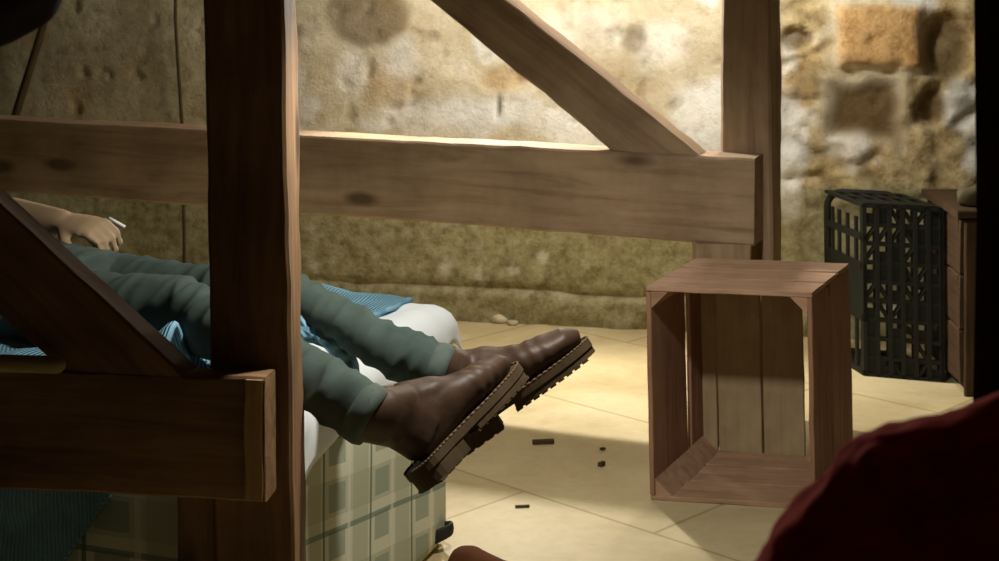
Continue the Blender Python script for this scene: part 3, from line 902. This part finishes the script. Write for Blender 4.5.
# ---------------------------------------------------------------- black plastic bottle crate
A0 = pd(866, 366, 4.80); A0.z = 0.0
B0 = pd(943, 372, 4.73); B0.z = 0.0
bx = (B0 - A0).normalized(); by = Vector((-bx.y, bx.x, 0))
if by.y < 0: by = -by
by = (by * 0.92 - bx * 0.55).normalized()                           # the crate's side is turned to the left
PW, PH, PD = (B0 - A0).length, 0.50, 0.27
PM = Matrix((bx, by, Vector((-0.004, 0.02, 1)))).transposed().to_4x4(); PM.translation = A0
M_PLAST = plain('black_plastic', (0.006, 0.0075, 0.0045), 0.6, 0.25, 0.2)
pc_ = thing('bottle_crate', A0 + bx * PW / 2 + by * PD / 2, 'black plastic lattice crate standing on its side against the stone wall', 'crate')
PR, PREST = rigid(PM)
def baked(bm):
    me = to_mesh(bm); me.transform(PREST); return me
def rbar(bm, a, b, r): tube(bm, [Vector(a), Vector(b)], r, 8)
bm = bmesh.new()
# base lattice facing the room: rings, cross bars and webs
for k in range(7):
    x = PW * k / 6; box(bm, (x - 0.006, 0.0, 0.0), (x + 0.006, 0.02, PH))
for k in range(10):
    z = PH * k / 9; box(bm, (0, 0.002, max(0, z - 0.006)), (PW, 0.018, z + 0.006))
random.seed(3)
for i in range(6):
    for j in range(9):
        cx, cz = PW * (i + 0.5) / 6, PH * (j + 0.5) / 9
        if j in (1, 2) and i % 2 == 1: continue
        if random.random() < 0.66:
            box(bm, (cx - PW / 12, 0.006, cz - PH / 18), (cx + PW / 12, 0.012, cz + PH / 18 * random.choice((0.2, 1, 1))))
        else:
            s = 1 if random.random() < 0.5 else -1
            rbar(bm, (cx - PW / 12, 0.009, cz - s * PH / 18), (cx + PW / 12, 0.009, cz + s * PH / 18), 0.007)
put('base_lattice', baked(bm), M_PLAST, pc_, PR, smooth=False)
bm = bmesh.new()                                                   # left wall with slots
for z in (0.008, 0.17, 0.32, 0.405):
    box(bm, (-0.006, 0.0, z - 0.01), (0.006, PD, z + 0.01))
for y in (0.06, 0.12, 0.18, 0.23): box(bm, (-0.004, y - 0.006, 0.0), (0.004, y + 0.006, 0.46))
box(bm, (-0.005, 0.0, 0.17), (0.005, PD, 0.32))
put('side_wall', baked(bm), M_PLAST, pc_, PR, smooth=False)
bm = bmesh.new()                                                   # right wall
for z in (0.01, 0.1, 0.25, 0.4, 0.48): box(bm, (PW - 0.006, 0, z - 0.01), (PW + 0.006, PD, z + 0.01))
for y in (0.01, 0.09, 0.18, 0.25): box(bm, (PW - 0.004, y - 0.01, 0), (PW + 0.004, y + 0.01, PH))
put('side_wall', baked(bm), M_PLAST, pc_, PR, smooth=False)
bm = bmesh.new()                                                   # upper wall
box(bm, (0, 0, PH - 0.006), (PW, 0.05, PH + 0.006))
for y in (0.07, 0.16, 0.25): box(bm, (0, y - 0.012, PH - 0.006), (PW, y + 0.012, PH + 0.006))
for k in range(6): box(bm, (PW * k / 5 - 0.008, 0, PH - 0.005), (PW * k / 5 + 0.008, PD, PH + 0.005))
put('top_wall', baked(bm), M_PLAST, pc_, PR, smooth=False)
bm = bmesh.new()                                                   # bottom wall
box(bm, (0, 0, 0.0), (PW, PD, 0.010))
put('bottom_wall', baked(bm), M_PLAST, pc_, PR, smooth=False)
bm = bmesh.new()                                                   # thick rounded rim of the open mouth
rr = 0.045; rim = []
def arc(cx, cz, a0, a1):
    for k in range(6):
        a = a0 + (a1 - a0) * k / 5; rim.append(Vector((cx + rr * math.cos(a), PD, cz + rr * math.sin(a))))
arc(PW - rr, PH - rr, 0, PI / 2); arc(rr, PH - rr, PI / 2, PI); arc(rr, rr + 0.012, PI, 1.5 * PI); arc(PW - rr, rr + 0.012, 1.5 * PI, 2 * PI)
rim.append(rim[0])
tube(bm, rim, 0.011, 8, up=(0, 1, 0), cap=False)
put('rim', baked(bm), M_PLAST, pc_, PR)

# ---------------------------------------------------------------- dark wooden box at the right
Q = pd(960, 388, 4.60); Q.z = 0
box_root = thing('wooden_box', Q + Vector((0.2, 0.17, 0)), 'dark brown upright wooden box at the right edge beside the black lattice crate', 'box')
def bplank(name, a, b, w, t, wdir, seed):
    return plank(name, Q + Vector(a), Q + Vector(b), w, t, wdir, M_BOX, box_root, seed=seed, cuts=10, amp=0.003, bevel=0.004)
bh = 0.50
for k in range(3):
    z = 0.03 + 0.155 * k
    bplank('front_board', (0.0, 0.012, z + 0.077), (0.40, 0.012, z + 0.077), 0.152, 0.02, (0, 0, 1), 61 + k)
    bplank('left_board', (0.012, 0.024, z + 0.077), (0.012, 0.34, z + 0.077), 0.152, 0.02, (0, 0, 1), 71 + k)
    bplank('right_board', (0.388, 0.024, z + 0.077), (0.388, 0.34, z + 0.077), 0.152, 0.02, (0, 0, 1), 76 + k)
    bplank('back_board', (0.0, 0.352, z + 0.077), (0.40, 0.352, z + 0.077), 0.152, 0.02, (0, 0, 1), 81 + k)
bplank('lid', (-0.01, 0.18, bh + 0.012), (0.41, 0.18, bh + 0.012), 0.385, 0.022, (0, 1, 0), 91)
bplank('batten', (0.045, -0.006, 0.0), (0.045, -0.006, 0.49), 0.07, 0.014, (1, 0, 0), 92)
bplank('batten', (0.36, -0.006, 0.0), (0.36, -0.006, 0.49), 0.07, 0.014, (1, 0, 0), 93)
bplank('plinth', (0.03, 0.18, 0.016), (0.38, 0.18, 0.016), 0.3, 0.032, (0, 1, 0), 94)
bm = bmesh.new()
rc = pd(974, 216, 4.68); zt = bh + 0.024
ellipsoid(bm, (rc.x, rc.y, zt + 0.026), (0.05, 0.045, 0.034), 28, 16)
me = to_mesh(bm, 'rag'); wobble(me, 0.016, 22)
for v in me.vertices: v.co.z = max(v.co.z, zt + 0.001)
tag(put('rag', me, cloth('rag_cloth', (0.07, 0.06, 0.035), (0.12, 0.1, 0.06))), 'crumpled pale rag lying on top of the dark wooden box', 'rag')

# ---------------------------------------------------------------- person kneeling in the foreground, seen from behind
JR = plain('dark_red_fleece', (0.40, 0.016, 0.010), 0.95, 0.1, 0.35, 40)
JR.node_tree.nodes['Principled BSDF'].inputs['Sheen Weight'].default_value = 0.3
JR.node_tree.nodes['Principled BSDF'].inputs['Sheen Tint'].default_value = (1, 0.06, 0.03, 1)
kp = thing('person', Vector((0.60, 1.02, 0)), 'person in a dark red fleece kneeling in the foreground, a near-black silhouette', 'person')
shL, shR = Vector((0.280, 1.08, 0.902)), Vector((0.76, 1.02, 0.92))
bm = bmesh.new()
hipc = Vector((0.58, 0.98, 0.50))
tube(bm, [hipc - Vector((0, 0, 0.08)), hipc, Vector((0.57, 1.0, 0.68)), Vector((0.56, 1.03, 0.84)), Vector((0.56, 1.05, 0.94)), Vector((0.56, 1.06, 1.02))],
     [(0.14, 0.1), (0.165, 0.115), (0.145, 0.10), (0.18, 0.12), (0.12, 0.075), (0.055, 0.058)], 20, up=(0, 1, 0))
tube(bm, [Vector((0.56, 1.055, 0.97)), Vector((0.56, 1.09, 1.12))], [0.056, 0.054], 16, up=(0, 1, 0))
Lk_, Mk_ = head(bm, Vector((0.56, 1.10, 1.17)), (-0.15, 1, -0.05), (0, 0.05, 1))
elL, wrL = Vector((0.098, 1.10, 0.69)), Vector((0.24, 1.30, 0.58)); elR, wrR = Vector((0.86, 1.08, 0.66)), Vector((0.72, 1.28, 0.56))
for sh, el, wr in ((shL, elL, wrL), (shR, elR, wrR)):
    capsule(bm, [sh, sh.lerp(el, 0.5), el, el.lerp(wr, 0.35), wr], [0.058, 0.05, 0.042, 0.042, 0.028], 14)
hand(bm, wrL, (0.7, 0.5, -0.4), (0.2, 0.5, 0.8), 0.97, 0.35, thumb=1)
hand(bm, wrR, (-0.7, 0.5, -0.4), (-0.2, 0.5, 0.8), 0.97, 0.35, thumb=-1)
for s in (-1, 1):
    hx = 0.58 + s * 0.09
    kn = Vector((0.58 + s * 0.13, 1.26, 0.075)); an = Vector((0.58 + s * 0.11, 0.86, 0.06))
    capsule(bm, [Vector((hx, 0.99, 0.46)), Vector((hx + s * 0.02, 1.12, 0.27)), kn, kn.lerp(an, 0.4), an], [0.085, 0.075, 0.06, 0.055, 0.04], 16)
    capsule(bm, [an, an + Vector((0, -0.08, -0.01)), an + Vector((0, -0.16, -0.025))], [0.038, 0.036, 0.032], 14)
put('body', remesh(bm, 0.006, 4), M_SKIN, kp)
bm = bmesh.new()
tube(bm, [hipc - Vector((0, 0, 0.06)), hipc, Vector((0.57, 1.0, 0.68)), Vector((0.555, 1.03, 0.85)), Vector((0.55, 1.05, 0.965)), Vector((0.55, 1.06, 1.02))],
     [(0.178, 0.125), (0.182, 0.132), (0.165, 0.12), (0.20, 0.14), (0.14, 0.09), (0.072, 0.072)], 24, up=(0, 1, 0))
for sh, el, wr in ((shL, elL, wrL), (shR, elR, wrR)):
    capsule(bm, [Vector((0.55 + (sh.x - 0.55) * 0.6, sh.y - 0.01, 0.925)), sh, sh.lerp(el, 0.5), el, el.lerp(wr, 0.85)], [0.078, 0.08, 0.068, 0.056, 0.046], 18)
jm = remesh(bm, 0.006, 5)
puff(jm, lambda c: 0.009 * noise.noise(c * 14) + 0.004 * noise.noise(c * 38) + 0.002 * noise.noise(c * 90))
put('fleece', jm, JR, kp)
bm = bmesh.new()
tube(bm, [Vector((0.58, 0.98, 0.53)), Vector((0.58, 0.98, 0.42))], [(0.172, 0.122), (0.16, 0.12)], 20, up=(0, 1, 0))
for s in (-1, 1):
    hx = 0.58 + s * 0.09
    kn = Vector((0.58 + s * 0.13, 1.26, 0.078)); an = Vector((0.58 + s * 0.11, 0.86, 0.068))
    capsule(bm, [Vector((hx, 0.99, 0.46)), Vector((hx + s * 0.02, 1.12, 0.27)), kn, kn.lerp(an, 0.4), an], [0.096, 0.086, 0.07, 0.064, 0.056], 18)
jm = remesh(bm, 0.007, 4)
puff(jm, lambda c: 0.005 * noise.noise(c * 18)); floor_clamp(jm, 0.002)
put('trousers', jm, cloth('black_trousers', (0.012, 0.012, 0.014), (0.02, 0.02, 0.022)), kp)
bm = bmesh.new(); ellipsoid(bm, Lk_(-0.024, 0, 0.045), (0.10, 0.087, 0.097), M=Mk_); ellipsoid(bm, Lk_(-0.06, 0, -0.01), (0.05, 0.07, 0.07), M=Mk_)
hm = remesh(bm, 0.006, 2)
puff(hm, lambda c: 0.004 * noise.noise(c * 40))
put('hair', hm, M_HAIR, kp)
for s in (-1, 1):
    bm = bmesh.new(); an = Vector((0.58 + s * 0.11, 0.86, 0.06))
    capsule(bm, [an + Vector((0, -0.02, 0.0)), an + Vector((0, -0.09, -0.012)), an + Vector((0, -0.17, -0.024))], [(0.048, 0.048), (0.046, 0.042), (0.042, 0.034)], 16)
    me = to_mesh(bm, 'shoe')
    for v in me.vertices: v.co.z = max(v.co.z, 0.002)
    put('shoe', me, plain('black_shoe', (0.01, 0.01, 0.01), 0.5), kp)

# ---------------------------------------------------------------- dark foreground timbers and hanging sack
D = 1.45
dp = Vector(((1010 - CX) * D / F + 0.06, D + 0.06, 0))
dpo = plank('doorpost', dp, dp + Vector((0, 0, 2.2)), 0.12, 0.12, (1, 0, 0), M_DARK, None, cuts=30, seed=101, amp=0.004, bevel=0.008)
tag(dpo, 'near-black timber upright at the right edge of the view, close to the camera', 'post')

SX = Vector((0.024, 0, -0.02))
sk = thing('hanging_sack', Vector((-0.60, 1.5, 1.15)), 'black bulging sack hanging in the top left corner close to the camera', 'sack')
bm = bmesh.new()
tube(bm, [(-0.60, 1.5, 1.205), (-0.60, 1.5, 1.215), (-0.60, 1.5, 1.26), (-0.59, 1.5, 1.36), (-0.59, 1.5, 1.48), (-0.59, 1.5, 1.55), (-0.59, 1.5, 1.58), (-0.59, 1.5, 1.63)],
     [0.06, 0.115, 0.17, 0.205, 0.17, 0.08, 0.03, 0.06], 28, up=(0, 1, 0))
me = remesh(bm, 0.012, 3); wobble(me, 0.02, 9, 2); me.transform(Matrix.Translation(SX))
put('bag', me, cloth('black_sacking', (0.006, 0.003, 0.002), (0.014, 0.006, 0.003)), sk)
bm = bmesh.new(); tube(bm, [(-0.572, 1.5, 1.56), (-0.572, 1.5, 1.9), (-0.572, 1.5, 2.2)], 0.008, 8)
put('rope', to_mesh(bm, 'rope'), cloth('rope', (0.1, 0.07, 0.04), (0.16, 0.11, 0.06)), sk)

# ---------------------------------------------------------------- cords on the wall at the left
def wall_pt(px, py, off=0.03):
    a, z = wpx(px, py); q = WA + WD * a + WN * off; return Vector((q.x, q.y, z))
M_CORD = plain('dark_cord', (0.06, 0.04, 0.015), 0.8)
bm = bmesh.new()
top = wall_pt(182, -40, 0.05); 
tube(bm, [Vector((top.x, top.y, 2.2)), wall_pt(181, 20, 0.05), wall_pt(184, 70, 0.05), wall_pt(188, 130, 0.05), wall_pt(190, 260, 0.05), wall_pt(191, 300, 0.05)], 0.006, 8, up=(1, 0, 0))
tag(put('cord', to_mesh(bm, 'cord'), M_CORD), 'thin dark cord hanging straight down the wall left of the dark post', 'cord')
bm = bmesh.new()
t0, t1, t2 = wall_pt(58, 0, 0.06), wall_pt(45, 45, 0.06), wall_pt(26, 118, 0.09)
b0 = t2 + (t2 - t1) * 3.2
b0 = t2 + (t2 - t1) * ((t2.z - 0.012) / (t1.z - t2.z)); u0 = t0 + (t0 - t1) * 2
tube(bm, [u0, t0, t1, t2, b0], [0.012, 0.013, 0.014, 0.015, 0.015], 10, up=(1, 0, 0))
tag(put('leaning_stick', to_mesh(bm, 'stick'), M_CORD), 'dark thin stick leaning against the wall at far left', 'stick')

# ---------------------------------------------------------------- small things on the floor
def chip(px, py, l, w, t, rot, label, mat, name='wood_chip', cat='chip'):
    p = pz(px, py, 0.0)
    me = to_mesh(plank_bm(l, w, t, bevel=0.001, cuts=6, seed=px, amp=0.003), name)
    M = Matrix.Translation(p + Vector((-l / 2, 0, t / 2 + 0.0015))) @ Matrix.Rotation(rot, 4, 'Z') @ Matrix.Rotation(PI / 2, 4, 'X')
    tag(put(name, me, mat, None, M, smooth=False), label, cat)
M_CHIP = wood('bark', (0.10, 0.07, 0.03), (0.07, 0.045, 0.02), (0.03, 0.02, 0.01), knots=False)
chip(543, 444, 0.055, 0.016, 0.010, 0.1, 'dark splinter of wood lying on the pale floor below the boots', M_CHIP)
chip(522, 508, 0.032, 0.008, 0.004, 0.2, 'thin dark splinter on the floor in front of the shadow band', M_CHIP)
chip(604, 451, 0.012, 0.010, 0.005, 0.6, 'tiny dark crumb on the floor left of the wooden crate', M_CHIP, 'crumb', 'crumb')
chip(603, 467, 0.016, 0.012, 0.010, 0.9, 'small dark lump at the edge of the shadow left of the crate', M_CHIP, 'crumb', 'crumb')
def stone(px, py, r, label, mat):
    p = pz(px, py, 0.0)
    bm = bmesh.new(); ellipsoid(bm, p + Vector((0, 0, r * 0.5)), (r * 1.3, r, r * 0.7), 16, 10)
    me = to_mesh(bm, 'stone'); wobble(me, r * 0.35, 1 / r * 0.6, px)
    for v in me.vertices: v.co.z = max(0.001, v.co.z)
    tag(put('stone', me, mat), label, 'stone')
M_ST = plain('fallen_plaster', (0.6, 0.54, 0.38), 0.9)
stone(513, 325, 0.014, 'pale crumb of plaster fallen at the foot of the wall', M_ST)
stone(500, 323, 0.022, 'flat pale stone at the foot of the wall beside a plaster crumb', M_ST)
# reddish brown cloth bundle at the bottom edge
p = pz(480, 582, 0.0)
bm = bmesh.new()
capsule(bm, [p + Vector((-0.025, 0, 0.035)), p + Vector((0.04, -0.04, 0.026)), p + Vector((0.12, -0.09, 0.02))], [(0.04, 0.04), (0.045, 0.03), (0.035, 0.02)], 18)
me = remesh(bm, 0.006, 3); wobble(me, 0.006, 22, 3)
for v in me.vertices: v.co.z = max(0.001, v.co.z)
tag(put('cloth_bundle', me, cloth('rust_cloth', (0.085, 0.030, 0.013), (0.13, 0.046, 0.02))), 'rust brown cloth bundle on the floor at the mattress corner, cut by the bottom edge', 'cloth')

# ---------------------------------------------------------------- lights
def lamp(name, kind, loc, energy, col, size=0.05, aim=None, spot=None):
    l = bpy.data.lights.new(name, kind); l.energy = energy; l.color = col
    if kind in ('POINT', 'SPOT'): l.shadow_soft_size = size
    if kind == 'AREA': l.size = size
    if spot: l.spot_size = math.radians(spot[0]); l.spot_blend = spot[1]
    o = bpy.data.objects.new(name, l); COL.objects.link(o); o.location = loc
    if aim is not None:
        o.rotation_euler = (Vector(aim) - Vector(loc)).to_track_quat('-Z', 'Y').to_euler()
    return o
lamp('wall_lamp', 'POINT', (-0.02, 5.01, 1.27), 12, (1.0, 0.94, 0.82), 0.05)
lamp('wall_lamp_reflector', 'SPOT', (-0.02, 5.0, 1.27), 84, (1.0, 0.94, 0.82), 0.03, aim=(0.25, 3.4, 0.2), spot=(130, 0.35))
lamp('right_wall_fill', 'POINT', (0.74, 4.80, 1.42), 22, (1.0, 0.94, 0.82), 0.06)  # added fill without a real source, keeps the right of the wall bright
lamp('bay_lamp', 'SPOT', (0.06, 2.68, 1.40), 46, (1.0, 0.95, 0.84), 0.04, aim=(0.10, 2.9, 0.0), spot=(142, 0.45))
lamp('left_wall_fill', 'POINT', (0.05, 4.72, 1.7), 12, (1.0, 0.94, 0.82), 0.08)  # extra unseen light, only added to even out the wall

w = bpy.data.worlds.new('world'); SC.world = w; w.use_nodes = True
w.node_tree.nodes['Background'].inputs[0].default_value = (1.0, 0.8, 0.5, 1)
w.node_tree.nodes['Background'].inputs[1].default_value = 0.01

# ---------------------------------------------------------------- camera
cam = bpy.data.cameras.new('camera'); co = bpy.data.objects.new('camera', cam); COL.objects.link(co)
co.location = (0, 0, CZ); co.rotation_euler = (PI / 2, 0, 0)
cam.sensor_width = 36; cam.lens = 36 * F / 999
cam.shift_x = 0.0; cam.shift_y = -(280.5 - HY) / 999
cam.clip_start = 0.02
cam.dof.use_dof = True; cam.dof.focus_distance = 3.0; cam.dof.aperture_fstop = 10.0
SC.camera = co
SC.view_settings.view_transform = 'Standard'; SC.view_settings.look = 'None'
SC.view_settings.exposure = 0.0; SC.view_settings.gamma = 1.0; SC.view_settings.use_curve_mapping = False
